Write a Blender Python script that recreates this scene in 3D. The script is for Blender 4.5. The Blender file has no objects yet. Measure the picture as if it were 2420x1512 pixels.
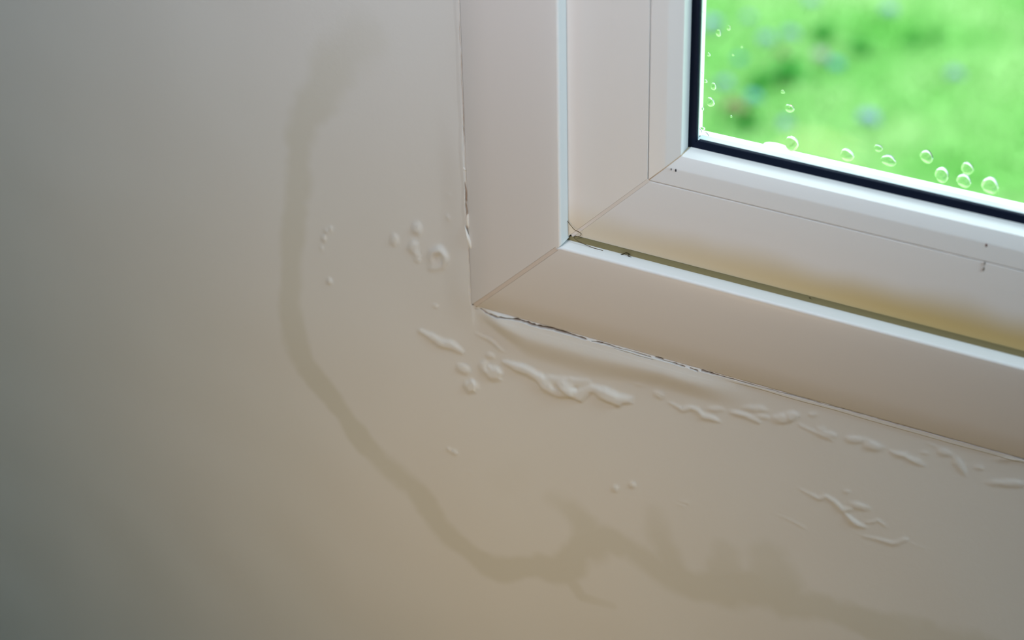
import bpy, bmesh, math, random
import numpy as np
from mathutils import Matrix, Vector
random.seed(7); rng = np.random.default_rng(7)
SC = bpy.context.scene
COL = SC.collection
W, H = 2420, 1512

# ------------------------------------------------------------------ camera
YAW, PITCH, ROLL = 0.51220677, 0.57946397, -0.02617381
FPX = 5016.03
CAM = np.array([0.47306408, -0.8, 0.5989963])
def cam_axes():
    cy, sy = math.cos(YAW), math.sin(YAW); cp, sp = math.cos(PITCH), math.sin(PITCH)
    f = np.array([-sy*cp, cy*cp, -sp]); r0 = np.array([cy, sy, 0.]); u0 = np.cross(r0, f)
    cr, sr = math.cos(ROLL), math.sin(ROLL)
    return cr*r0+sr*u0, -sr*r0+cr*u0, f
RX, UX, FX = cam_axes()
cd = bpy.data.cameras.new('camera'); cam = bpy.data.objects.new('camera', cd); COL.objects.link(cam)
m = Matrix.Identity(4)
for i in range(3):
    m[i][0] = RX[i]; m[i][1] = UX[i]; m[i][2] = -FX[i]; m[i][3] = CAM[i]
cam.matrix_world = m
cd.sensor_width = 36; cd.sensor_fit = 'HORIZONTAL'; cd.lens = FPX/W*36
cd.clip_start = 0.01; cd.clip_end = 200
cd.dof.use_dof = True; cd.dof.focus_distance = 1.04; cd.dof.aperture_fstop = 5.6
SC.camera = cam
def at(px, py, Y=0.0):
    """point on the vertical plane y=Y seen at a place in the photograph"""
    d = RX*(px-W/2)/FPX + UX*(H/2-py)/FPX + FX
    return CAM + d*((Y-CAM[1])/d[1])
def at_z(px, py, Z):
    d = RX*(px-W/2)/FPX + UX*(H/2-py)/FPX + FX
    return CAM + d*((Z-CAM[2])/d[2])

# ------------------------------------------------------------------ world, lamps, exposure
wd = bpy.data.worlds.new('world'); SC.world = wd; wd.use_nodes = True
bg = wd.node_tree.nodes['Background']
bg.inputs['Color'].default_value = (0.80, 0.93, 1.0, 1); bg.inputs['Strength'].default_value = 4.4
def area(name, loc, target, size, power, color):
    l = bpy.data.lights.new(name, 'AREA'); l.shape = 'DISK'; l.size = size; l.energy = power; l.color = color
    o = bpy.data.objects.new(name, l); COL.objects.link(o)
    o.location = loc
    o.rotation_euler = (Vector(target)-Vector(loc)).to_track_quat('-Z', 'Y').to_euler()
    return o
area('key_light', (0.03, -0.34, 0.42), (0.01, 0, 0.05), 0.08, 2.0, (0.475, 0.47, 0.515))  # unseen key light, added to set the wall's brightness and falloff
area('warm_fill_light', (0.02, -0.39, -0.17), (0.02, 0, -0.10), 0.12, 1.0, (0.50, 0.325, 0.14))  # unseen warm fill, added to warm the lower wall
area('cool_fill_light', (-1.3, -1.3, 0.2), (-0.35, 0, -0.02), 0.5, 4.0, (0.06, 0.38, 0.48))  # unseen cool fill, added to cool the left of the wall
area('side_fill_light', (1.50, -0.17, 1.30), (0.05, 0, 0.05), 0.45, 28.0, (0.63, 0.88, 1.0))  # unseen bluish area light, added to brighten the frame's inner steps
SC.view_settings.view_transform = 'Standard'; SC.view_settings.look = 'None'
SC.view_settings.gamma = 1.0; SC.view_settings.exposure = 0.0; SC.view_settings.use_curve_mapping = False

# ------------------------------------------------------------------ materials
def mat(name, col, rough=0.6, spec=0.5, metal=0.0, bump=None):
    mt = bpy.data.materials.new(name); mt.use_nodes = True
    nt = mt.node_tree; b = nt.nodes['Principled BSDF']
    b.inputs['Base Color'].default_value = (*col, 1); b.inputs['Roughness'].default_value = rough
    b.inputs['Specular IOR Level'].default_value = spec; b.inputs['Metallic'].default_value = metal
    if bump:
        tc = nt.nodes.new('ShaderNodeTexCoord'); no = nt.nodes.new('ShaderNodeTexNoise')
        no.inputs['Scale'].default_value = bump[0]; no.inputs['Detail'].default_value = 4
        bp = nt.nodes.new('ShaderNodeBump'); bp.inputs['Strength'].default_value = bump[1]; bp.inputs['Distance'].default_value = bump[2]
        nt.links.new(tc.outputs['Object'], no.inputs['Vector']); nt.links.new(no.outputs['Fac'], bp.inputs['Height'])
        nt.links.new(bp.outputs['Normal'], b.inputs['Normal'])
    return mt
def nd(nt, t, **k):
    n = nt.nodes.new(t)
    for a, v in k.items(): setattr(n, a, v)
    return n
def mixc(nt, fac, a, b):
    n = nd(nt, 'ShaderNodeMix', data_type='RGBA')
    for sock, v in ((n.inputs[0], fac), (n.inputs[6], a), (n.inputs[7], b)):
        if isinstance(v, (tuple, list)): sock.default_value = (*v, 1)
        elif isinstance(v, float): sock.default_value = v
        else: nt.links.new(v, sock)
    return n.outputs[2]

def wall_material():
    mt = mat('painted_plaster', (0.72, 0.72, 0.69), 0.75, 0.25)
    nt = mt.node_tree; b = nt.nodes['Principled BSDF']
    tc = nd(nt, 'ShaderNodeTexCoord')
    s = nd(nt, 'ShaderNodeAttribute', attribute_name='stain'); r = nd(nt, 'ShaderNodeAttribute', attribute_name='rust')
    n = nd(nt, 'ShaderNodeTexNoise'); n.inputs['Scale'].default_value = 9; n.inputs['Detail'].default_value = 3
    nt.links.new(tc.outputs['Object'], n.inputs['Vector'])
    base = mixc(nt, n.outputs['Fac'], (0.70, 0.705, 0.69), (0.735, 0.725, 0.715))
    c = mixc(nt, s.outputs['Fac'], base, (0.635, 0.625, 0.57))
    c = mixc(nt, r.outputs['Fac'], c, (0.22, 0.12, 0.05))
    nt.links.new(c, b.inputs['Base Color'])
    n2 = nd(nt, 'ShaderNodeTexNoise'); n2.inputs['Scale'].default_value = 420; n2.inputs['Detail'].default_value = 3
    bp = nd(nt, 'ShaderNodeBump'); bp.inputs['Strength'].default_value = 0.12; bp.inputs['Distance'].default_value = 0.0006
    nt.links.new(tc.outputs['Object'], n2.inputs['Vector']); nt.links.new(n2.outputs['Fac'], bp.inputs['Height'])
    nt.links.new(bp.outputs['Normal'], b.inputs['Normal'])
    return mt
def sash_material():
    """white plastic tinted yellow along the foot of the sash, stronger to the right"""
    mt = mat('yellow_foot_plastic', (0.745, 0.715, 0.70), 0.42, 0.25)
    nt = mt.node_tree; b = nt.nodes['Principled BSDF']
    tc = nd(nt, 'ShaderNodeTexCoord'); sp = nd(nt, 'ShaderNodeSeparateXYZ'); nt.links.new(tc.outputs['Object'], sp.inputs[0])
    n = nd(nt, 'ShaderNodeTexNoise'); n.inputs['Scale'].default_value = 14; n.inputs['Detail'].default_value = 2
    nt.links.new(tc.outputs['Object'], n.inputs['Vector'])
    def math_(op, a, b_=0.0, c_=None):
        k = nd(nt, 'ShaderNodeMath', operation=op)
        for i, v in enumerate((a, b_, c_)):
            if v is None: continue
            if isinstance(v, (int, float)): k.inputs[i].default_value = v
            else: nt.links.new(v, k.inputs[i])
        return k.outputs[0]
    # height of the yellow tinted band
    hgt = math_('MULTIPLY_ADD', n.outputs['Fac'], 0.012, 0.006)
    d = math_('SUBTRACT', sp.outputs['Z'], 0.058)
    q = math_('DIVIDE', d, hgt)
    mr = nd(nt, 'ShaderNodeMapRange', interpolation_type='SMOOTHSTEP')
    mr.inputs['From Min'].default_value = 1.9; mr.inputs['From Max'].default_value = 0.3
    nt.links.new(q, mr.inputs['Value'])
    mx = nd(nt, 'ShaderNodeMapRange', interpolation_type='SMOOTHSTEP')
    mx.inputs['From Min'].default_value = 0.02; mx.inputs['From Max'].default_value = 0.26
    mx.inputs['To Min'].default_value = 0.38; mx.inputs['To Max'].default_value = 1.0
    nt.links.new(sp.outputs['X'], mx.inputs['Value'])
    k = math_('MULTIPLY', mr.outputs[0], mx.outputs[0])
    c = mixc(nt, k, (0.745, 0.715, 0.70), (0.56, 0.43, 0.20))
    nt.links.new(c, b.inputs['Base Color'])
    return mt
M = {
 'wall': wall_material(),
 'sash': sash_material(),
 'pvc': mat('white_plastic', (0.76, 0.74, 0.73), 0.34, 0.32),
 'weld': mat('weld_plastic', (0.70, 0.63, 0.58), 0.5, 0.3),
 'tan': mat('yellowed_weld', (0.52, 0.40, 0.28), 0.6, 0.3, bump=(900, .5, .0004)),
 'olive': mat('olive_strip', (0.33, 0.27, 0.13), 0.7, 0.2),
 'black': mat('black_rubber', (0.003, 0.007, 0.022), 0.6, 0.15),
 'alu': mat('spacer_metal', (0.62, 0.72, 0.80), 0.4, 0.5),
 'ext': mat('exterior_plastic', (0.85, 0.86, 0.87), 0.4, 0.4),
 'rustseal': mat('stained_sealant', (0.26, 0.15, 0.07), 0.8, 0.2),
 'dark_strip': mat('dark_strip_green', (0.02, 0.11, 0.03), 0.9, 0.1, bump=(30, .6, .01)),
 'flake': mat('flaking_paint', (0.86, 0.85, 0.82), 0.7, 0.2),
 'dirt': mat('brown_dirt', (0.05, 0.03, 0.012), 0.9, 0.1),
 'dark': mat('dark_dirt', (0.02, 0.02, 0.025), 0.9, 0.1),
 'reddirt': mat('reddish_dirt', (0.12, 0.03, 0.02), 0.9, 0.1),
 'thread': mat('thread', (0.13, 0.085, 0.045), 0.8, 0.2),
 'paint': mat('room_paint', (0.11, 0.12, 0.13), 0.8, 0.2, bump=(60, .1, .001)),
 'ceil': mat('ceiling_paint', (0.16, 0.15, 0.16), 0.9, 0.1, bump=(80, .1, .001)),
 'petal': mat('lavender_petal', (0.26, 0.33, 0.48), 0.8, 0.1),
 'petal_pink': mat('mauve_petal', (0.42, 0.31, 0.40), 0.8, 0.1),
 'petal_blue': mat('blue_petal', (0.12, 0.36, 0.44), 0.8, 0.1),
 'leaf': mat('weed_leaf', (0.035, 0.22, 0.025), 0.7, 0.2),
 'stem': mat('flower_stem', (0.10, 0.42, 0.08), 0.7, 0.2),
 'brown': mat('dead_leaf', (0.12, 0.06, 0.045), 0.8, 0.1),
}
def glass_pane_material():
    mt = bpy.data.materials.new('window_glass'); mt.use_nodes = True; nt = mt.node_tree
    for n in list(nt.nodes): nt.nodes.remove(n)
    out = nd(nt, 'ShaderNodeOutputMaterial'); mx = nd(nt, 'ShaderNodeMixShader'); tr = nd(nt, 'ShaderNodeBsdfTransparent')
    gl = nd(nt, 'ShaderNodeBsdfGlossy'); fr = nd(nt, 'ShaderNodeFresnel')
    tr.inputs[0].default_value = (0.97, 0.99, 0.975, 1); gl.inputs['Roughness'].default_value = 0.0; fr.inputs[0].default_value = 1.12
    nt.links.new(fr.outputs[0], mx.inputs[0]); nt.links.new(tr.outputs[0], mx.inputs[1]); nt.links.new(gl.outputs[0], mx.inputs[2])
    nt.links.new(mx.outputs[0], out.inputs[0]); return mt
def water_material():
    mt = bpy.data.materials.new('water'); mt.use_nodes = True; nt = mt.node_tree
    b = nt.nodes['Principled BSDF']; b.inputs['Transmission Weight'].default_value = 1; b.inputs['Roughness'].default_value = 0.0
    b.inputs['IOR'].default_value = 1.33; b.inputs['Base Color'].default_value = (1, 1, 1, 1); return mt
M['glass'] = glass_pane_material(); M['water'] = water_material()
def lawn_material(name, seed, dark, mid, light):
    mt = mat(name, mid, 0.85, 0.1); nt = mt.node_tree; b = nt.nodes['Principled BSDF']
    tc = nd(nt, 'ShaderNodeTexCoord'); n = nd(nt, 'ShaderNodeTexNoise', noise_dimensions='4D'); n.inputs['W'].default_value = seed
    n.inputs['Scale'].default_value = 3.4; n.inputs['Detail'].default_value = 3
    nt.links.new(tc.outputs['Object'], n.inputs['Vector'])
    cr = nd(nt, 'ShaderNodeValToRGB'); e = cr.color_ramp.elements
    e[0].position = 0.30; e[0].color = (*dark, 1); e[1].position = 0.66; e[1].color = (*light, 1)
    k = e.new(0.46); k.color = (*mid, 1)
    nt.links.new(n.outputs['Fac'], cr.inputs[0]); nt.links.new(cr.outputs[0], b.inputs['Base Color']); return mt
M['lawn'] = lawn_material('shaded_lawn_ground', 1.0, (0.11, 0.33, 0.07), (0.20, 0.40, 0.12), (0.30, 0.45, 0.18))  # ground colour darkened to stand in for shade between the blades
M['grass'] = lawn_material('grass_blades', 1.0, (0.20, 0.49, 0.12), (0.31, 0.56, 0.20), (0.43, 0.62, 0.29))
def wood_material():
    mt = mat('oak_floor', (0.42, 0.25, 0.12), 0.5, 0.4); nt = mt.node_tree; b = nt.nodes['Principled BSDF']
    tc = nd(nt, 'ShaderNodeTexCoord'); br = nd(nt, 'ShaderNodeTexBrick')
    br.inputs['Scale'].default_value = 2.5; br.inputs['Color1'].default_value = (0.45, 0.27, 0.13, 1); br.inputs['Color2'].default_value = (0.36, 0.21, 0.10, 1)
    br.inputs['Mortar'].default_value = (0.10, 0.06, 0.03, 1); br.inputs['Mortar Size'].default_value = 0.004; br.inputs['Brick Width'].default_value = 2.5
    nt.links.new(tc.outputs['Object'], br.inputs['Vector']); nt.links.new(br.outputs['Color'], b.inputs['Base Color']); return mt
M['wood'] = wood_material()

# ------------------------------------------------------------------ mesh helpers
def obj(name, verts, faces, material, parent=None, smooth=None):
    me = bpy.data.meshes.new(name); me.from_pydata([tuple(v) for v in verts], [], faces); me.update()
    bm = bmesh.new(); bm.from_mesh(me); bmesh.ops.recalc_face_normals(bm, faces=bm.faces); bm.to_mesh(me); bm.free()
    if smooth is not None:
        me.polygons.foreach_set('use_smooth', [True]*len(me.polygons)); me.set_sharp_from_angle(angle=math.radians(smooth))
    me.materials.append(M[material] if isinstance(material, str) else material)
    o = bpy.data.objects.new(name, me); COL.objects.link(o)
    if parent: o.parent = parent
    return o
def box(name, a, b, material, parent=None):
    x0, y0, z0 = a; x1, y1, z1 = b
    v = [(x0,y0,z0),(x1,y0,z0),(x1,y1,z0),(x0,y1,z0),(x0,y0,z1),(x1,y0,z1),(x1,y1,z1),(x0,y1,z1)]
    f = [(0,1,2,3),(4,5,6,7),(0,1,5,4),(1,2,6,5),(2,3,7,6),(3,0,4,7)]
    return obj(name, v, f, material, parent)
def tag(o, label=None, cat=None, group=None, kind=None):
    if label: o['label'] = label
    if cat: o['category'] = cat
    if group: o['group'] = group
    if kind: o['kind'] = kind
    return o
def empty(name, loc):
    o = bpy.data.objects.new(name, None); o.empty_display_size = 0.01; o.location = loc; COL.objects.link(o); return o

# ------------------------------------------------------------------ window size and wall
WX, WZ = 1.00, 1.10            # opening of the window, its lower left corner at the origin
EL, EB = -0.0006, 0.0011       # the plaster edge at the left and below
RX0, RX1, RY0, RZ0, RZ1 = -2.0, 2.2, -3.2, -0.9, 1.6
GROUND = -1.6

def span(a, b, s):
    n = max(1, int(round((b-a)/s))); return list(np.linspace(a, b, n+1)[:-1])
xs = np.array(span(RX0, -0.46, .2)+span(-.46, -.14, .0016)+span(-.14, -.0045, .0006)+span(-.0045, EL, .00016)
     + span(EL, .345, .0006)+span(.345, WX, .05)+span(WX, RX1, .2)+[RX1])
zs = np.array(span(RZ0, -.46, .1)+span(-.46, -.21, .0014)+span(-.21, -.0035, .0006)+span(-.0035, EB, .00016)
     + span(EB, .12, .0009)+span(.12, .31, .002)+span(.31, WZ, .05)+span(WZ, RZ1, .2)+[RZ1])
XX, ZZ = np.meshgrid(xs, zs, indexing='ij')
HH = np.zeros_like(XX)          # how far the plaster stands out of the wall, metres
ST = np.zeros_like(XX); RU = np.zeros_like(XX)
def sl(x0, x1, z0, z1):
    return slice(np.searchsorted(xs, x0), np.searchsorted(xs, x1)+1), slice(np.searchsorted(zs, z0), np.searchsorted(zs, z1)+1)
def P(px, py):
    q = at(px, py, 0.0); return q[0], q[2]
MMX = 1/4070.; MMZ = 1/3700.    # metres per photo pixel across and up the wall, near the corner
def hashnoise(x, z, sc, seed):
    r = np.random.default_rng(seed); t = r.random((64, 64))
    u = x/sc; v = z/sc; iu = np.floor(u).astype(int); iv = np.floor(v).astype(int); fu = u-iu; fv = v-iv
    fu = fu*fu*(3-2*fu); fv = fv*fv*(3-2*fv)
    g = lambda a, b: t[a % 64, b % 64]
    return (g(iu,iv)*(1-fu)*(1-fv)+g(iu+1,iv)*fu*(1-fv)+g(iu,iv+1)*(1-fu)*fv+g(iu+1,iv+1)*fu*fv)-0.5
def sstep(x): x = np.clip(x, 0, 1); return x*x*(3-2*x)
def bump(px, py, rx, ry, ang=0, h=None, k=1.0):
    """a blister; ang in degrees, turning clockwise in the photo"""
    if min(rx, ry) < 8 and max(rx, ry) < 9: rx *= 1.25; ry *= 1.25; k *= 1.35
    cx, cz = P(px, py); R = max(rx, ry)*MMX*1.6
    si, sj = sl(cx-R*1.3, cx+R*1.3, cz-R*1.3, cz+R*1.3); x = XX[si, sj]; z = ZZ[si, sj]
    a = math.radians(ang); dx = (x-cx)/MMX; dz = -(z-cz)/MMZ
    # remove the slope of level lines in the photo
    dz2 = dz + 0.26*dx
    dx2 = dx
    u = (dx2*math.cos(a)+dz2*math.sin(a))/rx; v = (-dx2*math.sin(a)+dz2*math.cos(a))/ry
    w = hashnoise(x, z, .0022, 3)*0.35
    d = np.sqrt(u*u+v*v)+w
    hh = (h if h is not None else 0.22*min(rx, ry)*MMX)*k
    HH[si, sj] = np.maximum(HH[si, sj], HH[si, sj]*0.5 + hh*sstep((1.15-d)/0.75))
def ridge(pts, k=0.28, base=0.0, edge=0.7, neg=False, arr=None, val=None, wob=0.25):
    """a raised wrinkle through (px, py, half width px)"""
    q = [(*P(p[0], p[1]), p[2]*MMX) for p in pts]
    R = max(a[2] for a in q)*1.8+0.001
    x0 = min(a[0] for a in q)-R; x1 = max(a[0] for a in q)+R; z0 = min(a[1] for a in q)-R; z1 = max(a[1] for a in q)+R
    si, sj = sl(x0, x1, z0, z1); x = XX[si, sj]; z = ZZ[si, sj]
    best = np.full(x.shape, 9.0); wid = np.zeros(x.shape)
    for (ax, az, aw), (bx, bz, bw) in zip(q[:-1], q[1:]):
        L2 = (bx-ax)**2+(bz-az)**2+1e-12
        t = np.clip(((x-ax)*(bx-ax)+(z-az)*(bz-az))/L2, 0, 1)
        ww = aw+(bw-aw)*t
        d = np.hypot(x-ax-t*(bx-ax), z-az-t*(bz-az))/ww
        m_ = d < best; best = np.where(m_, d, best); wid = np.where(m_, ww, wid)
    best = best + hashnoise(x, z, .0025, 5)*wob
    return si, sj, best, wid
def add_ridge(pts, k=0.28, edge=0.8, wob=0.3):
    k *= 0.78
    si, sj, d, w = ridge(pts, wob=wob)
    HH[si, sj] = np.maximum(HH[si, sj], HH[si, sj]*0.5+k*w*sstep((1.15-d)/edge))
def add_stain(pts, amount=1.0, soft=0.35):
    q = [(*P(p[0], p[1]), p[2]*MMX) for p in pts]
    R = max(a[2] for a in q)*2.6
    si, sj = sl(min(a[0] for a in q)-R, max(a[0] for a in q)+R, min(a[1] for a in q)-R, max(a[1] for a in q)+R)
    x = XX[si, sj]; z = ZZ[si, sj]; out = np.zeros(x.shape)
    n = hashnoise(x, z, .016, 11)*0.55+hashnoise(x, z, .006, 12)*0.30
    for a, b in zip(pts[:-1], pts[1:]):
        (ax, az), (bx, bz) = P(a[0], a[1]), P(b[0], b[1]); aw, bw = a[2]*MMX*1.25, b[2]*MMX*1.25
        sa = a[3] if len(a) > 3 else soft; sb = b[3] if len(b) > 3 else soft
        aa = a[4] if len(a) > 4 else amount; ab = b[4] if len(b) > 4 else amount
        L2 = (bx-ax)**2+(bz-az)**2+1e-12
        t = np.clip(((x-ax)*(bx-ax)+(z-az)*(bz-az))/L2, 0, 1)
        d = np.hypot(x-ax-t*(bx-ax), z-az-t*(bz-az))/(aw+(bw-aw)*t)+n
        s = sa+(sb-sa)*t
        out = np.maximum(out, (aa+(ab-aa)*t)*sstep((1+s*.5-d)/s))
    ST[si, sj] = np.maximum(ST[si, sj], out)

# --- the tide mark of the leak: (photo x, y, half width, softness, strength)
add_stain([(905,40,34,1.3,.0),(855,90,36,1.3,.35),(780,170,36,1.2,.6),(738,250,30,1.1,.75),(706,330,25,1,.8),(704,420,24,1,.8),(699,500,22,.9,.8),
 (690,600,22,.8,.8),(687,700,22,.8,.8),(693,780,24,.8,.85),(718,850,27,.8,.9),(762,915,25,.7,1),(800,965,25,.6,1),(850,1030,24,.5,1),
 (900,1090,28,.75,.88),(950,1130,28,.75,.88),(1005,1190,25,.75,.88),(1035,1245,26,.75,.88),(1100,1295,26,.75,.88),(1180,1345,27,.75,.88),(1250,1340,24,.75,.88),
 (1330,1345,28,.75,.88),(1375,1290,30,.75,.88),(1430,1272,26,.9,.85),(1485,1295,25,.9,.85),(1560,1345,30,.9,.85),(1640,1385,30,.9,.85),(1720,1388,30,.9,.85),
 (1800,1390,32,.9,.85),(1865,1430,30,.9,.85),(1960,1440,28,.9,.85),(2050,1475,32,.7,.9),(2160,1510,36,.8,.8),(2330,1550,40,.8,.7)])
add_stain([(1305,1178,20,1.3,.4),(1348,1205,28,1.0,.7),(1378,1240,31,.9,.8),(1392,1290,34,.9,.85)])
add_stain([(1545,1212,20,1.4,.4),(1560,1270,26,1.1,.7),(1588,1340,32,.9,.85)])
add_stain([(1714,1305,24,1.1,.5),(1716,1385,40,.9,.85)])
add_stain([(1815,1322,32,1.1,.6),(1835,1395,44,.9,.9)])
add_stain([(1345,1365,12,1,.8),(1375,1410,9,1,.7),(1450,1432,7,1.2,.4)])
add_stain([(1190,1135,26,1.6,.12),(1230,1125,26,1.6,.12)])

# --- large loose bulge under the frame, between the crack and the blistered line
LB = [P(1150,770), P(1250,850), P(1400,895), P(1560,920), P(1740,975)]
si, sj = sl(-.005, .20, -.06, EB+.0002); x = XX[si, sj]; z = ZZ[si, sj]
low = np.interp(x, [p[0] for p in LB], [p[1] for p in LB])
t = np.clip((z-low)/np.maximum(1e-4, (EB-low)), 0, 1)
fx = sstep((x+.000)/.02)*sstep((.165-x)/.05)
HH[si, sj] += 0.0029*fx*sstep(t/.62)*(1-0.38*sstep((t-.6)/.4))
# soft swelling of the plaster left of the frame
si, sj = sl(-.05, EL+.0002, -.02, .14); x = XX[si, sj]; z = ZZ[si, sj]
HH[si, sj] += 0.0009*sstep((x+.018)/.014)*sstep((z+.02)/.03)*sstep((.13-z)/.05)

# --- blisters and wrinkles
for b in [(772,546,5,5),(781,541,5,6),(766,564,6,6),(760,586,4,4),(779,665,6,7),(1028,724,9,6),(1062,460,6,5),(1060,515,7,6),
          (985,540,16,15,0),(931,569,11,16,0),(976,584,14,17,10),(984,600,9,13,-25),(985,615,8,5,20),
          (1095,872,20,13,20),(1114,913,19,18,0),(1158,841,13,8,10),(1226,836,10,3,15),(1165,882,26,20,10),(1142,868,12,18,0),
          (1508,909,18,5,10),(1556,933,16,9,25),(1692,968,20,7,0),(1722,938,9,3,0),(1690,927,8,3,0),(1920,980,8,4,0),
          (1748,978,18,6,10),(1785,967,32,9,5),(1800,985,20,7,10),(1850,990,24,13,0),(1872,983,16,12,0),(1953,1027,24,9,10),(1940,1015,12,6,0),
          (2022,1040,28,9,5),(2062,1055,26,12,12),(2130,1075,20,7,-5),(2160,1088,22,7,18),(2185,1071,12,4,5),(2232,1070,18,9,15),
          (2268,1102,9,30,-35),(2313,1106,11,6,10),(2381,1143,46,9,0),(2376,1086,34,6,-3),
          (2030,1197,24,9,12),(1075,1069,10,8,20),(1062,1062,5,5,0),(1112,1116,9,3,10),(1453,1155,9,9,0),(1495,1146,9,9,0),(2000,1163,10,5,0)]:
    bump(*b)
# ring shaped blister
cx, cz = P(1034, 612); si, sj = sl(cx-.012, cx+.012, cz-.012, cz+.012); x = XX[si, sj]; z = ZZ[si, sj]
dx = (x-cx)/MMX; dz = -(z-cz)/MMZ+.26*dx; r_ = np.hypot(dx/19, dz/20)+hashnoise(x, z, .003, 9)*.3
angm = 0.65+0.35*np.cos(np.arctan2(-dz, dx)-0.9)
HH[si, sj] += np.where(r_ < 2, 0.0016*angm*np.exp(-((r_-.95)/.36)**2), 0)
bump(1021, 634, 11, 8)
add_ridge([(994,783,8),(1018,796,12),(1045,813,14),(1072,818,14),(1088,830,9)], k=.34)
add_ridge([(1126,790,3),(1142,796,5),(1156,802,6),(1168,812,6),(1180,826,4),(1192,832,3)], k=.4)
add_ridge([(1192,857,7),(1220,868,15),(1250,878,15),(1275,895,16),(1292,915,17),(1320,930,14),(1340,926,18)], k=.42)
add_ridge([(1335,915,20),(1365,935,17),(1385,922,14),(1400,918,12),(1425,930,20),(1455,944,20),(1482,945,12),(1495,940,4)], k=.40)
add_ridge([(1300,900,16),(1350,905,16),(1390,905,10)], k=.25)
add_ridge([(1582,952,4),(1600,962,5),(1612,970,6),(1632,964,7),(1648,970,8),(1660,984,9),(1685,990,8),(1700,997,4)], k=.42)
add_ridge([(1729,975,6),(1760,982,8),(1790,996,8)], k=.35)
add_ridge([(1890,1006,4),(1925,1022,5),(1965,1040,5)], k=.35)
add_ridge([(2105,1068,4),(2136,1078,6),(2165,1095,5),(2185,1102,3)], k=.4)
add_ridge([(1891,1158,2.5),(1915,1170,4),(1934,1180,6),(1950,1174,6),(1970,1186,7),(1990,1207,8),(2010,1203,6)], k=.35)
add_ridge([(2000,1218,6),(2012,1230,9),(2024,1240,8),(2044,1246,4)], k=.4)
add_ridge([(2048,1236,3),(2062,1234,4),(2074,1230,4),(2093,1243,3)], k=.4)
add_ridge([(2040,1268,3),(2079,1276,5),(2105,1284,6),(2122,1283,6),(2140,1275,6)], k=.32)
add_ridge([(2150,1283,2),(2185,1297,2)], k=.3)
add_ridge([(1845,1221,2),(1870,1232,2.5),(1900,1248,3)], k=.35)
add_ridge([(1597,1190,2.2),(1615,1197,2.5)], k=.4); add_ridge([(1603,1183,2.2),(1627,1190,2.5)], k=.4)
add_ridge([(2196,1050,3),(2215,1058,3)], k=.3)
# soften everything a little, as thick paint does
kr = np.array([.06, .24, .40, .24, .06])
for ax in (0, 1):
    for _ in range(1):
        HH = sum(k*np.roll(HH, i-2, axis=ax) for i, k in enumerate(kr))
# decorator's filler drawn along the joint under the frame and up its side
si, sj = sl(.14, .35, -.010, EB+.0002); x = XX[si, sj]; z = ZZ[si, sj]
wob = hashnoise(x, z*0, .02, 21)*.0008
HH[si, sj] += 0.0007*sstep((x-.14)/.02)*sstep((z-EB+.0034+wob)/.0010)*sstep((EB-.0004-z)/.0008+.35)
si, sj = sl(-.006, EL+.0002, .04, .40); x = XX[si, sj]; z = ZZ[si, sj]
wob = hashnoise(z, x*0, .012, 22)*.0016
HH[si, sj] += 0.0003*sstep((x-EL+.0036+wob)/.0024)*sstep((z-.04)/.02)
# faint unevenness of the hand plastered wall
HH += (hashnoise(XX, ZZ, .045, 31)*.0005+hashnoise(XX, ZZ, .15, 32)*.0012)*(np.abs(XX) < .46)*(np.abs(ZZ) < .46)*sstep((np.minimum(.46-np.abs(XX), .46-np.abs(ZZ)))/.04)

# the paint thins out and turns down to the frame right at the joint
inn = (XX > EL-.004) & (ZZ > EB-.004)
dd = np.where(ZZ > EB, EL-XX, np.where(XX > EL, EB-ZZ, np.hypot(np.minimum(XX-EL, 0), np.minimum(ZZ-EB, 0))))
HH = np.where(inn, np.minimum(HH, .00025+np.maximum(HH, 0)*sstep(dd/.0016)), HH)
# --- cracks: grooves cut into the plaster beside the frame: (photo x, y, half width mm, depth mm, rust)
def crack(pts, clamp=None):
    q = []
    for p in pts:
        x_, z_ = P(p[0], p[1])
        if clamp == 'L': x_ = min(x_, EL-.00035)
        if clamp == 'B': z_ = min(z_, EB-.00045)
        q.append((x_, z_, p[2]*.001, p[3]*.001, p[4]))
    for a, b in zip(q[:-1], q[1:]):
        R = .0025
        si, sj = sl(min(a[0], b[0])-R, max(a[0], b[0])+R, min(a[1], b[1])-R, max(a[1], b[1])+R); x = XX[si, sj]; z = ZZ[si, sj]
        L2 = (b[0]-a[0])**2+(b[1]-a[1])**2+1e-12
        t = np.clip(((x-a[0])*(b[0]-a[0])+(z-a[1])*(b[1]-a[1]))/L2, 0, 1)
        w = a[2]+(b[2]-a[2])*t; w = 1.3*w*(1+hashnoise(x, z, .0016, 41)*1.1)
        d = np.hypot(x-a[0]-t*(b[0]-a[0])+hashnoise(z, x*0, .004, 43)*.0003, z-a[1]-t*(b[1]-a[1])+hashnoise(x, z*0, .004, 42)*.0003)
        g = sstep((w*1.25-d)/(w*.5))
        HH[si, sj] = np.where(g > 0, np.minimum(HH[si, sj], HH[si, sj]*(1-g)-g*.28*(a[3]+(b[3]-a[3])*t)), HH[si, sj])
        RU[si, sj] = np.maximum(RU[si, sj], g*(a[4]+(b[4]-a[4])*t))
crack([(1086,58,.08,.5,.3),(1087,90,.12,.8,.3),(1089,108,.12,.8,.3)], 'L')
crack([(1092,125,.15,1,.5),(1094,160,.12,1,.4),(1092,190,.1,.8,.2),(1094,215,.14,.8,.3),(1097,250,.14,1,.4),(1099,310,.16,1.1,.45),(1100,350,.08,.6,.1)], 'L')
crack([(1100,430,.2,1.6,.8),(1103,455,.3,2,.6),(1102,475,.25,1.8,.8),(1104,500,.25,2,.6),(1102,512,.1,1,.7)], 'L')
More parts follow.
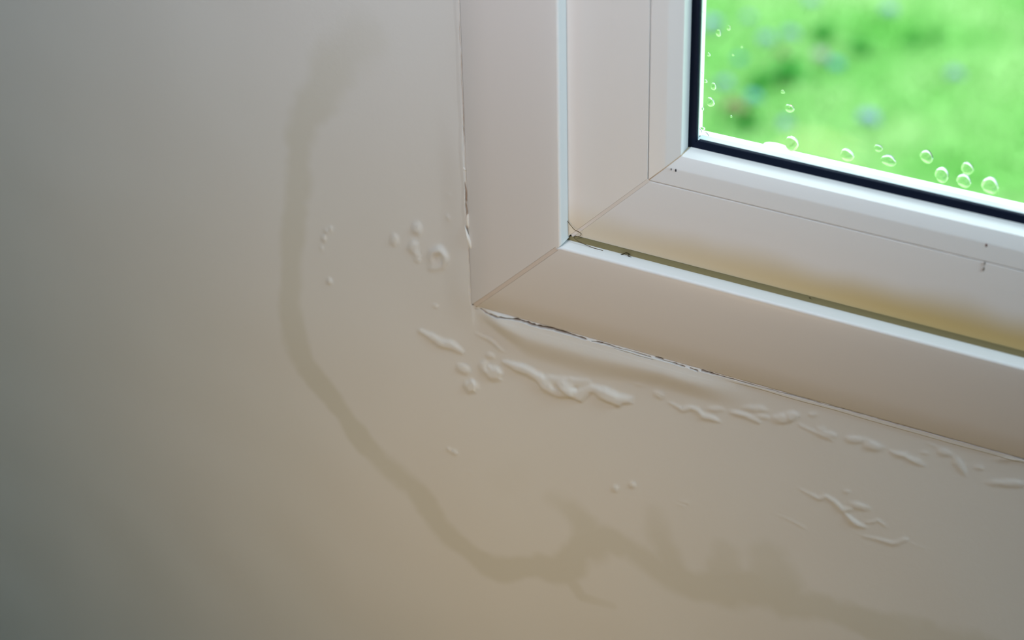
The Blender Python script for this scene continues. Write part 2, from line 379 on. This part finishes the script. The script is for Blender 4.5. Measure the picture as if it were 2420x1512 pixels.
crack([(1104,535,.15,1.5,.8),(1111,556,.25,2,.9),(1112,580,.1,1,.4)], 'L')
crack([(1113,590,.12,1.2,.5),(1114,625,.1,.8,.25)], 'L')
crack([(1116,654,.22,2,.85),(1118,685,.28,2.6,.9),(1119,700,.3,2.6,.95),(1123,713,.3,2.6,1),(1125,722,.28,2.6,1),(1123,729,.2,2,.9),(1130,731,.12,1,.6)])
crack([(1135,728,.2,2,.9),(1150,738,.28,2.4,1),(1162,743,.28,2.4,.9),(1178,747,.35,2,.75),(1190,747,.3,2.4,.9),(1225,754,.35,2.6,1),(1265,766,.42,2.8,.9),
       (1300,774,.42,2.8,.9),(1340,785,.32,2.6,1),(1386,799,.25,2.4,1)], 'B')
crack([(1160,740,.3,1,.45),(1176,746,.35,1,.35)])
crack([(1401,804,.2,2,.9),(1425,809,.22,2,.95),(1453,817,.14,1.4,.8),(1490,827,.08,.8,.4),(1500,831,.08,.8,.3)], 'B')
crack([(1455,820,.08,.6,.5),(1500,834,.10,.6,.5),(1545,846,.08,.6,.3)], 'B')
crack([(1501,830,.16,1.4,.7),(1540,841,.14,1.2,.6)], 'B')
crack([(1552,843,.24,2,.95),(1568,848,.24,2,.95)], 'B')
crack([(1570,850,.1,.8,.5),(1590,855,.16,1.6,.8),(1620,864,.2,1.8,.9)], 'B')
crack([(1634,868,.28,2.2,1),(1650,874,.26,2.2,.8)], 'B')
crack([(1661,875,.35,2.4,.95),(1676,879,.35,2,.8),(1700,886,.16,1.6,.8),(1740,897,.16,1.4,.7),(1800,914,.14,1.2,.5),(1907,943,.14,1.2,.5),(2050,982,.12,1.2,.4),
       (2110,999,.22,1.2,.4),(2200,1023,.18,1.4,.35),(2300,1050,.22,1.4,.25),(2420,1084,.22,1.4,.25),(2500,1106,.22,1.4,.25)], 'B')

def build_wall():
    nx, nz = XX.shape
    V = np.stack([XX.ravel(), -HH.ravel(), ZZ.ravel()], 1)
    idx = np.arange(nx*nz).reshape(nx, nz)
    cxm = (xs[:-1]+xs[1:])/2; czm = (zs[:-1]+zs[1:])/2
    inside = (cxm[:, None] > EL) & (cxm[:, None] < WX) & (czm[None, :] > EB) & (czm[None, :] < WZ)
    q = np.stack([idx[:-1, :-1], idx[1:, :-1], idx[1:, 1:], idx[:-1, 1:]], -1)[~inside]
    used = np.zeros(nx*nz, bool); used[q.ravel()] = True
    remap = np.cumsum(used)-1; V = V[used]; q = remap[q]
    n0 = len(V)
    # reveal and outer skin
    Y = 0.18
    ex = np.array([(EL,.0,EB),(WX,.0,EB),(WX,.0,WZ),(EL,.0,WZ),(EL,Y,EB),(WX,Y,EB),(WX,Y,WZ),(EL,Y,WZ),(RX0,Y,GROUND),(RX1,Y,GROUND),(RX1,Y,RZ1+.3),(RX0,Y,RZ1+.3)])
    exf = np.array([(0,4,5,1),(1,5,6,2),(2,6,7,3),(3,7,4,0),(8,9,5,4),(9,10,6,5),(10,11,7,6),(11,8,4,7)])+n0
    ex[:4, 1] = 0.0045
    V = np.vstack([V, ex]); F = np.vstack([q, exf])
    me = bpy.data.meshes.new('wall_back')
    me.vertices.add(len(V)); me.vertices.foreach_set('co', V.astype(np.float32).ravel())
    me.loops.add(F.size); me.loops.foreach_set('vertex_index', F.astype(np.int32).ravel())
    me.polygons.add(len(F)); me.polygons.foreach_set('loop_start', np.arange(0, F.size, 4, dtype=np.int32))
    me.update(calc_edges=True)
    me.polygons.foreach_set('use_smooth', np.ones(len(F), bool))
    for nm, A in (('stain', ST), ('rust', RU)):
        at_ = me.attributes.new(nm, 'FLOAT', 'POINT'); at_.data.foreach_set('value', np.concatenate([A.ravel()[used], np.zeros(len(ex))]).astype(np.float32))
    me.materials.append(M['wall'])
    o = bpy.data.objects.new('wall_back', me); COL.objects.link(o)
    return tag(o, 'off-white plaster wall with a curved water stain and blistered paint around the window', kind='structure')
build_wall()

# ------------------------------------------------------------------ the rest of the room
T = 0.1
tag(box('wall_left', (RX0-T, RY0-T, RZ0), (RX0, 0.18, RZ1+.3), 'paint'), 'plain slate grey wall to the left', kind='structure')
tag(box('wall_right', (RX1, RY0-T, RZ0), (RX1+T, 0.18, RZ1+.3), 'paint'), 'plain slate grey wall to the right', kind='structure')
tag(box('wall_front', (RX0, RY0-T, RZ0), (RX1, RY0, RZ1+.3), 'paint'), 'plain slate grey wall facing the window', kind='structure')
tag(box('floor', (RX0-T, RY0-T, RZ0-T), (RX1+T, 0.18, RZ0), 'wood'), 'warm brown wooden floor', kind='structure')
tag(box('ceiling', (RX0-T, RY0-T, RZ1), (RX1+T, 0.18, RZ1+T), 'ceil'), 'grey ceiling', kind='structure')

# ------------------------------------------------------------------ the window
win = empty('window_1', (0, 0, 0)); tag(win, 'white plastic window with yellowish sash foot and view onto a green lawn', kind='structure')
mm = .001
def bar(name, side, prof, material, gap=0.0, smooth=35, gmax=999):
    """closed profile of (inset mm, depth mm), run along one side between its two mitres"""
    n = len(prof); v = []
    for end in (0, 1):
        for u, y in prof:
            g = gap*mm if u < gmax else .05*mm; u *= mm; y *= mm
            if side == 'left':   v.append((u, y, u+g if end == 0 else WZ-u-g))
            if side == 'right':  v.append((WX-u, y, u+g if end == 0 else WZ-u-g))
            if side == 'bottom': v.append((u+g if end == 0 else WX-u-g, y, u))
            if side == 'top':    v.append((u+g if end == 0 else WX-u-g, y, WZ-u))
    f = [(i, (i+1) % n, n+(i+1) % n, n+i) for i in range(n)]
    if gmax == 999: f += [tuple(range(n)), tuple(range(n, 2*n))]
    return obj(name, v, f, material, win, smooth)
def arc(cx, cy, r, a0, a1, n=6):
    return [(cx+r*math.cos(math.radians(a0+(a1-a0)*i/n)), cy+r*math.sin(math.radians(a0+(a1-a0)*i/n))) for i in range(n+1)]
# room side faces; y is depth into the wall, negative stands proud
def frame_face(side):
    e, lip, base = (-0.75, 55.9, 56.2) if side in 'left right' else (0.95, 54.9, 54.6)
    return [(e, 0.6), (e, .1), (e+.3, -.35), (e+.9, -.7), (15, -3.2), (30, -5.2), (42, -6.5), (51, -7.15), (53.0, -7.18), (53.2, -7.18)] + arc(lip-1.4, -5.8, 1.4, -95, 0, 7) + [(base, .6)]
SPL = {'left': 56.0, 'right': 56.0, 'bottom': 58.4, 'top': 56.0}
def sash_face(side):
    s = SPL[side]
    return [(s, 1.4), (s, .5 if side != 'bottom' else 1.0), (s+.3, .3 if side != 'bottom' else .75), (75, 2.0), (96.8, 3.8), (97.3, 4.0), (97.4, 4.6)]
def bead_face(side):
    a, b, c, d = (105.9, 112.5, 112.5, 112.2) if side in 'left right' else (106.4, 112.3, 112.7, 113.4)
    return [(97.52, 4.9), (97.58, 4.3), (98.1, 4.05), (a-.5, 5.25), (a, 5.4), (a+.5, 5.62), (b-.3, 8.2), (b, 8.4), (b+.05, 8.7), (c+(d-c)*.5, 12), (d, 16.9)]
SIDES = ('left', 'bottom', 'right', 'top')
def back(face, yb): return face+[(face[-1][0], yb), (face[0][0], yb)]
for s in SIDES:
    bar('frame_bar', s, back(frame_face(s), 40), 'pvc', 1.5, 35, 53.1)
    e_ = frame_face(s)[0][0]; bar('perimeter_sealant', s, [(e_-3, 1.0), (e_+.3, 1.0), (e_+.3, 3.5), (e_-3, 3.5)], 'rustseal')
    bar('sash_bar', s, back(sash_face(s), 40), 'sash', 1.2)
    bar('glazing_bead', s, bead_face(s)+[(97.52, 16.9)], 'pvc', 0.35, 9)
    g0, g1 = (112.0, 116.3) if s in 'left right' else (113.0, 117.5)
    bar('rubber_gasket', s, [(g0-6, 17.0), (g1-.8, 17.0), (g1-.2, 17.3), (g1, 18), (g1, 19.2), (g0-6, 19.2)], 'black', 0.0)
    s1 = 112.6 if s in 'left right' else 114.35
    bar('spacer_bar', s, [(100, 23.3), (s1, 23.3), (s1, 28.7), (100, 28.7)], 'alu')
    e0, e1 = (109.9, 107.5) if s in 'left right' else (111.0, 107.7)
    bar('exterior_frame', s, [(98, 33.4), (e0, 33.4), (e1, 44.4), (e1-.5, 45.4), (e1-1.5, 46), (60, 60), (0, 62), (0, 40.2), (98, 40.2)], 'ext')
# olive coloured strip in the gap between frame and sash along the bottom
ol = bar('olive_gap_strip', 'bottom', [(54.5, 1.5), (58.3, 1.5), (58.3, 3), (54.5, 3)], 'olive')
ol['label'] = 'olive brown strip'
def weld(name, prof, g, material, corner='bl', inset=.14, slit=.07):
    """plastic weld filling the mitre between two bars"""
    v = []; n = len(prof)
    for dy in (inset, 4.0):
        for u, y in prof:
            k = (g-slit) if u < 53.1 or g < 1.4 else .02
            a = (u*mm, (y+dy)*mm, (u+k)*mm); b = ((u+k)*mm, (y+dy)*mm, u*mm)
            for x, yy, z in (a, b):
                v.append((x if 'l' in corner else WX-x, yy, z if 'b' in corner else WZ-z))
    f = []
    for i in range(n-1):
        a, b = 2*i, 2*i+1; c, d = 2*i+2, 2*i+3; o = 2*n
        f += [(a, b, d, c), (a+o, b+o, d+o, c+o), (a, c, c+o, a+o), (b, d, d+o, b+o)]
    f += [(0, 1, 2*n+1, 2*n), (2*n-2, 2*n-1, 4*n-1, 4*n-2)]
    return obj(name, v, f, material, win, 35)
avg = lambda A, B: [((a[0]+b[0])/2, (a[1]+b[1])/2) for a, b in zip(A, B)]
for c in ('bl', 'br', 'tl', 'tr'):
    weld('mitre_weld', avg(frame_face('left'), frame_face('bottom'))[:10], 1.5, 'weld', c)
    weld('mitre_weld', [(57.4, .7)]+avg(sash_face('left'), sash_face('bottom'))[2:], 1.2, 'weld', c)
w = weld('mitre_weld', avg(bead_face('left'), bead_face('bottom')), .42, 'tan', 'bl', .10, .0); w['label'] = 'brown dirty mitre joint'
for k, (y0, y1) in enumerate(((19.3, 23.2), (28.8, 32.8))):
    box('glass_pane', (.1, y0*mm, .1), (WX-.1, y1*mm, WZ-.1), 'glass', win)
GY = .0328
# white blob of sealant at the foot of the outer frame
c = at(1838, 350, .0445)
bm = bmesh.new(); bmesh.ops.create_uvsphere(bm, u_segments=20, v_segments=12, radius=1)
for v in bm.verts: v.co = Vector((v.co.x*.0075, v.co.y*.0022, v.co.z*.0019*(1-.25*v.co.x)))
me = bpy.data.meshes.new('sealant_blob'); bm.to_mesh(me); bm.free(); me.polygons.foreach_set('use_smooth', [True]*len(me.polygons)); me.materials.append(M['ext'])
o = bpy.data.objects.new('sealant_blob', me); COL.objects.link(o); o.location = (c[0], .0445, .1077); o.parent = win

# ------------------------------------------------------------------ small things on the frame and wall
def sheet(name, pts, y0, lift, material, label, cat):
    """a curled flake: outline of photo points, lifted toward its middle"""
    ps = [at(px, py, y0) for px, py in pts]; c = sum(ps)/len(ps); v = []; n = len(ps); rings = 5
    for side in (0, 1):
        for r in range(rings):
            k = 1-r/(rings)
            for p in ps:
                q = c+(p-c)*k; v.append((q[0], q[1]-lift*(1-k**2)+side*.0003, q[2]))
        v.append((c[0], c[1]-lift+side*.0003, c[2]))
    N = rings*n+1; f = []
    for s_ in (0, N):
        for r in range(rings-1):
            for i in range(n):
                a = s_+r*n+i; b = s_+r*n+(i+1) % n; f.append((a, b, b+n, a+n))
        for i in range(n): f.append((s_+(rings-1)*n+i, s_+(rings-1)*n+(i+1) % n, s_+rings*n))
    for i in range(n): f.append((i, (i+1) % n, N+(i+1) % n, N+i))
    return tag(obj(name, v, f, material, None, 50), label, cat)
sheet('paint_flake', [(1098,533),(1101,540),(1105,550),(1109,559),(1113,572),(1114,582),(1113,588),(1109,584),(1105,574),(1101,563),(1102,552)], -.0009, .0008, 'flake',
      'larger white flake of loose paint, lower one in the crack left of the frame', 'paint flake')
sheet('paint_flake', [(1103,508),(1107,505),(1108,518),(1108,534),(1106,541),(1103,530),(1102,518)], -.0008, .0004, 'flake',
      'narrow white flake of loose paint directly above the larger one beside the frame', 'paint flake')
sheet('paint_flake', [(1093,388),(1096,393),(1100,402),(1099,404),(1095,398)], -.0008, .0004, 'flake',
      'tiny sliver of lifted paint, highest one on the wall edge beside the frame', 'paint flake')
def tube(name, pts, r, material, label, cat, Y):
    P3 = [Vector(at(px, py, Y(px, py) if callable(Y) else Y)) for px, py in pts]; Q = []
    for i in range(len(P3)-1):                       # smooth the run
        p0 = P3[max(i-1, 0)]; p1 = P3[i]; p2 = P3[i+1]; p3 = P3[min(i+2, len(P3)-1)]
        for k in range(5):
            t = k/5; Q.append(.5*((2*p1)+(p2-p0)*t+(2*p0-5*p1+4*p2-p3)*t*t+(3*p1-p0-3*p2+p3)*t**3))
    Q.append(P3[-1]); v = []; S = 6
    for i, p in enumerate(Q):
        d = (Q[min(i+1, len(Q)-1)]-Q[max(i-1, 0)]).normalized(); a = d.orthogonal().normalized(); b = d.cross(a)
        for s_ in range(S):
            an = 2*math.pi*s_/S; v.append(p+(a*math.cos(an)+b*math.sin(an))*r)
    f = [(i*S+s_, i*S+(s_+1) % S, (i+1)*S+(s_+1) % S, (i+1)*S+s_) for i in range(len(Q)-1) for s_ in range(S)]
    f += [tuple(range(S)), tuple(range(len(v)-S, len(v)))]
    return tag(obj(name, v, f, material, None, 60), label, cat)
tube('cobweb_strand', [(1341,522),(1349,533),(1358,543),(1367,547),(1373,552),(1371,557),(1362,559),(1357,562),(1366,569),(1386,579),(1404,586),(1425,592)], .00016, 'thread',
     'thin brown strand curling across the inner lower left corner of the sash', 'cobweb', -.0002)
tube('cobweb_strand', [(1466,602),(1473,600),(1480,597),(1487,600),(1484,604),(1492,608)], .00022, 'dirt',
     'short dark looped strand lying in the olive groove right of the corner', 'cobweb', .0006)
def speck(px, py, Y, rx, rz, material, label):
    bm = bmesh.new(); bmesh.ops.create_icosphere(bm, subdivisions=2, radius=1)
    for v in bm.verts:
        k = 1+random.uniform(-.18, .18); v.co = Vector((v.co.x*rx*k, v.co.y*.00025, v.co.z*rz*k))
    me = bpy.data.meshes.new('dirt_speck'); bm.to_mesh(me); bm.free(); me.materials.append(M[material])
    o = bpy.data.objects.new('dirt_speck', me); COL.objects.link(o); o.location = tuple(at(px, py, Y)); tag(o, label, 'dirt speck', 'dirt specks on the window frame')
speck(1583.5, 643, -.0032, .0004, .0003, 'dark', 'single black speck on the bright lower ledge of the frame')
speck(1597, 402.5, .0052, .0004, .0008, 'dark', 'larger dark speck on the bead beside its mitre joint')
speck(1586, 400, .0050, .0002, .0006, 'dark', 'smaller faint speck left of the dark one on the bead')
speck(2331, 580, .0052, .0005, .0009, 'reddirt', 'red brown speck on the lower bead towards the right')
speck(2327, 622, .0036, .00018, .0011, 'thread', 'upper faint drip mark just under the bead towards the right')
speck(2325, 635, .0034, .00025, .0010, 'thread', 'lower faint drip mark under the bead towards the right')
speck(1914, 704, .0006, .0004, .0003, 'dirt', 'tiny brown speck in the olive groove below the sash')

# ------------------------------------------------------------------ rain drops on the outer pane
def droplet(px, py, rx, ry, label, sag=0.15, th=0.30):
    Y = GY; c = at(px, py, Y); sx = rx/3850; sz = ry/3550
    nu, nv = 28, 9; v = [(0, 0, 0)]; f = []
    ph = random.uniform(0, 6)
    for j in range(nv+1):
        a = (math.pi/2)*j/nv; rr = math.sin(a)
        dp = (1-rr*rr)*th*min(sx, sz)*(1+.25*rr*rr)
        for i in range(nu):
            t = 2*math.pi*i/nu; wv = 1+.04*math.sin(3*t+ph)+.03*math.sin(2*t+ph*2)
            x = math.cos(t)*rr*sx*wv; z = math.sin(t)*rr*sz*wv
            if z > 0: x *= 1-sag*z/sz
            v.append((x, dp, z))
    v[0] = (0, th*min(sx, sz), 0)
    for j in range(nv):
        for i in range(nu):
            a = 1+j*nu+i; b = 1+j*nu+(i+1) % nu; f.append((a, b, b+nu, a+nu))
    for i in range(nu): f.append((0, 1+(i+1) % nu, 1+i))
    # flat back on the glass
    v.append((0, 0, 0)); k = len(v)-1
    for i in range(nu): f.append((1+nv*nu+i, 1+nv*nu+(i+1) % nu, k))
    o = obj('water_droplet', v, f, 'water', None, 80); o.location = (c[0], Y+.00002, c[2])
    tag(o, label, 'water droplet', 'rain droplets on the window glass')
D = [
 (1871,339,13,15,'large bright-edged droplet near the white sealant bump, leftmost of the big ones'),
 (2002,366,13,12,'round droplet with a bright upper rim, second big one from the left above the ledge'),
 (2076,350,8,7,'small faint droplet floating above the flat smeared one'),
 (2100,379,14,11,'flat smeared droplet, dark on top, between the two round droplets above the ledge'),
 (2190,370,12,12,'round green droplet standing apart, upper left of the right hand cluster'),
 (2226,413,13,14,'droplet with white cap just above the ledge, left of the cluster at right'),
 (2286,398,11,12,'uppermost droplet of the close pair at the right'),
 (2278,427,13,13,'lower droplet of the close pair at the right'),
 (2340,438,15,16,'biggest droplet, farthest right and nearest the right edge'),
 (1866,256,9,8,'faint lone droplet in mid pane above the leftmost big droplet'),
 (1698,78,5.5,6.5,'highest clearly round droplet near the upper left of the pane'),
 (1722,66,4,5,'tiny droplet just up and right of the highest round one'),
 (1679,241,8,9,'bright ringed droplet beside the left edge of the pane'),
 (1686,204,6,7,'yellowish droplet just above the bright ringed one at left'),
 (1675,129,3.5,3.5,'tiny pale droplet at the left edge, midway up the pane'),
 (1668,192,3.2,3.2,'tiny pale droplet upper left of the yellowish one'),
 (1661,257,2.6,3.2,'pinhead droplet touching the white edge below the ringed droplet'),
 (1753,111,2.5,2,'pinhead droplet alone in the upper left green area'),
 (1732,130,2.8,2,'pinhead droplet left below the one alone in the upper green'),
 (1662,32,3,3.5,'topmost droplet on the white strip at the left of the glass'),
 (1657,173,3,3,'second droplet down the white strip at the left of the glass'),
 (1648,293,3.5,4,'droplet on the white strip just above its lower corner'),
 (1652,311,6,7,'ring shaped droplet in the white lower left corner of the glass'),
 (1668,321,7,7,'faint ring droplet right of the corner one on white'),
 (1704,327,2.6,3,'pinhead droplet on the white lower ledge, right of the ring droplets'),
 (1661,303,5,3.5,'droplet straddling the green and white at the pane corner'),
 (1850,217,4,3.5,'very faint droplet above the lone one in mid pane'),
 (1728,275,2.2,2.2,'pinhead droplet over the brown blurred leaf'),
]
for d in D: droplet(*d)

# ------------------------------------------------------------------ garden
v = [(-30, .18, GROUND), (30, .18, GROUND), (30, 60, GROUND), (-30, 60, GROUND)]
gv = []; gf = []
N = 40
for i in range(N+1):
    for j in range(N+1):
        x = -30+60*i/N; y = .18+60*j/N; gv.append((x, y, GROUND))
for i in range(N):
    for j in range(N): a = i*(N+1)+j; gf.append((a, a+N+1, a+N+2, a+1))
tag(obj('ground', gv, gf, 'lawn'), 'bright green lawn outside the window', kind='structure')
WEEDS = [(1942,76,22,60,'dark green weed tuft above the pinkish mauve flower'),
 (2033,108,22,50,'dark green weed tuft right of the mauve flower'),
 (1858,165,34,80,'widest bright green weed patch in the middle left of the lawn'),
 (1797,195,22,36,'olive green weed tuft left below the widest patch'),
 (2162,92,17,30,'small weed tuft right of centre in the lawn'),
 (2215,86,13,22,'smallest weed tuft, farthest right'),
 (1760,285,26,50,'weed tuft around and below the brown leaf')]
tag(box('dark_ground_strip', (-6, .18, GROUND-.05), (6, 1.7, GROUND+.03), 'dark_strip'), 'unseen dark green strip added along the foot of the house', kind='structure')  # added out of view to darken what the droplets refract
def blades(n, x0, x1, y0, y1, hmin, hmax, name, material, cxy=None, spread=None, parent=None):
    if cxy is None: px_ = rng.uniform(x0, x1, n); py_ = rng.uniform(y0, y1, n)
    else: px_ = cxy[0]+rng.normal(0, spread, n); py_ = cxy[1]+rng.normal(0, spread, n)
    for w_ in WEEDS:
        c_ = at_z(w_[0], w_[1], GROUND+.03); ok = np.hypot(px_-c_[0], py_-c_[1]) > w_[2]*.0013; px_ = px_[ok]; py_ = py_[ok]
    n = len(px_)
    h = rng.uniform(hmin, hmax, n); a = rng.uniform(0, 2*math.pi, n); w = rng.uniform(.0018, .004, n); ln = rng.uniform(.2, .7, n)*h; b = rng.uniform(0, 2*math.pi, n)
    ca, sa = np.cos(a)*w, np.sin(a)*w; lx, ly = np.cos(b)*ln, np.sin(b)*ln
    V = np.zeros((n, 5, 3)); z = GROUND
    V[:, 0] = np.stack([px_-ca, py_-sa, np.full(n, z)], 1); V[:, 1] = np.stack([px_+ca, py_+sa, np.full(n, z)], 1)
    V[:, 2] = np.stack([px_+ca*.8+lx*.35, py_+sa*.8+ly*.35, z+h*.6], 1); V[:, 3] = np.stack([px_-ca*.8+lx*.35, py_-sa*.8+ly*.35, z+h*.6], 1)
    V[:, 4] = np.stack([px_+lx, py_+ly, z+h], 1)
    base = np.arange(n)*5; F = [t for k in base for t in ((int(k), int(k)+1, int(k)+2, int(k)+3), (int(k)+3, int(k)+2, int(k)+4))]
    me = bpy.data.meshes.new(name); me.from_pydata(V.reshape(-1, 3).tolist(), [], F); me.materials.append(M[material])
    o = bpy.data.objects.new(name, me); COL.objects.link(o)
    if parent: o.parent = parent; o.matrix_parent_inverse = Matrix.Translation(-Vector(parent.location))
    return o
qa = at_z(1600, 520, GROUND); qb = at_z(1600, -40, GROUND); qc = at_z(2480, -40, GROUND); qd = at_z(2480, 560, GROUND)
X0 = min(q[0] for q in (qa, qb, qc, qd))-.3; X1 = max(q[0] for q in (qa, qb, qc, qd))+.3
Y0 = min(q[1] for q in (qa, qb, qc, qd))-.3; Y1 = max(q[1] for q in (qa, qb, qc, qd))+.3
tag(blades(60000, X0, X1, Y0, Y1, .012, .035, 'grass_blades', 'grass'), 'short bright green grass covering the lawn', 'grass', kind='stuff')

def petal_head(name, mat_, r, parent, z):
    v = []; f = []
    for k in range(34):
        a = random.uniform(0, 6.283); el = random.uniform(.0, 1.35); L = r*random.uniform(.75, 1.05); wd_ = r*.22
        d = Vector((math.cos(a)*math.cos(el), math.sin(a)*math.cos(el), math.sin(el)*.7)); s_ = Vector((-math.sin(a), math.cos(a), 0)); b = len(v); up = Vector((0, 0, r*.08))
        for p in (d*r*.1, d*L*.55+s_*wd_+up, d*L, d*L*.55-s_*wd_+up, d*L*.55-up): v.append(p)
        f += [(b, b+1, b+4), (b+1, b+2, b+4), (b+2, b+3, b+4), (b+3, b, b+4), (b, b+1, b+2, b+3)]
    o = obj(name, v, f, mat_, parent); o.location = (0, 0, z); return o
def flower(px, py, r_px, mat_, label):
    p = at_z(px, py, GROUND+.03); e = empty('garden_flower', (p[0], p[1], GROUND)); r = r_px*.00105
    petal_head('flower_head', mat_, r, e, .028)
    S = 6; v = [(.0015*math.cos(i*math.pi/3), .0015*math.sin(i*math.pi/3), z) for z in (0, .03) for i in range(S)]
    obj('stem', v, [(i, (i+1) % S, S+(i+1) % S, S+i) for i in range(S)]+[tuple(range(S)), tuple(range(S, 2*S))], 'stem', e)
    tag(e, label, 'flower', 'small blurred flowers in the lawn')
for a in [(1917,2,20,'petal','pale lavender flower cut by the top edge of the photo'),
 (2101,24,22,'petal','lavender flower high in the pane, right of the one cut by the top'),
 (1683,57,26,'petal','blue lavender flower tight against the left edge of the glass'),
 (1770,42,16,'petal','very pale flower above the pair of greyish flowers'),
 (1809,92,22,'petal','left one of the pair of greyish lavender flowers'),
 (1868,80,22,'petal','right one of the pair of greyish lavender flowers'),
 (1938,132,22,'petal_pink','pinkish mauve flower below the dark weed tuft'),
 (1975,152,20,'petal_blue','blue flower touching the pinkish mauve one'),
 (2257,175,21,'petal','solitary lavender flower farthest to the right'),
 (2053,280,28,'petal','large lavender flower low in the middle of the lawn'),
 (1713,197,22,'petal','pale flower at left, below the teal one'),
 (1780,230,20,'petal_blue','bluish flower up and right of the brown leaf'),
 (1857,292,18,'petal','faint lavender flower low down, right of the brown leaf'),
 (1748,142,17,'petal_blue','dull teal flower left of the bright green weed')]: flower(*a)
def weed(px, py, r_px, n, label):
    p = at_z(px, py, GROUND+.03); r = r_px*.00105; v = []; f = []
    for k in range(n):
        a = random.uniform(0, 6.283); q = Vector((random.gauss(0, r*.45), random.gauss(0, r*.45), 0)); L = random.uniform(.5, 1.1)*r; hz = random.uniform(.02, .05)
        d = Vector((math.cos(a), math.sin(a), 0)); s_ = Vector((-d.y, d.x, 0)); b = len(v)
        v += [q, q+d*L*.5+s_*L*.25+Vector((0, 0, hz)), q+d*L+Vector((0, 0, hz*.8)), q+d*L*.5-s_*L*.25+Vector((0, 0, hz))]; f.append((b, b+1, b+2, b+3))
    o = obj('weed_tuft', v, f, 'leaf'); o.location = (p[0], p[1], GROUND); tag(o, label, 'weed', 'dark weed tufts in the lawn')
for a in WEEDS: weed(*a)
def dead_leaf(px, py, r_px, label):
    p = at_z(px, py, GROUND+.04); r = r_px*.00105; v = []; f = []; n = 9
    for i in range(n):
        t = i/(n-1); w_ = math.sin(math.pi*t)**.7*r*.7+.0005
        for s_ in (-1, 0, 1): v.append((-r+2*r*t, s_*w_, .045+.012*abs(s_)+.01*math.sin(t*5)))
    for i in range(n-1):
        for k in range(2): a = i*3+k; f.append((a, a+1, a+4, a+3))
    o = obj('fallen_leaf', v, f, 'brown', None, 60); o.location = (p[0], p[1], GROUND); o.rotation_euler = (0, 0, .5)
    tag(o, label, 'leaf')
dead_leaf(1743, 270, 32, 'dark brown fallen leaf on the lawn at the lower left of the pane')
dead_leaf(1850, 143, 16, 'small brownish fallen leaf on the widest weed patch')
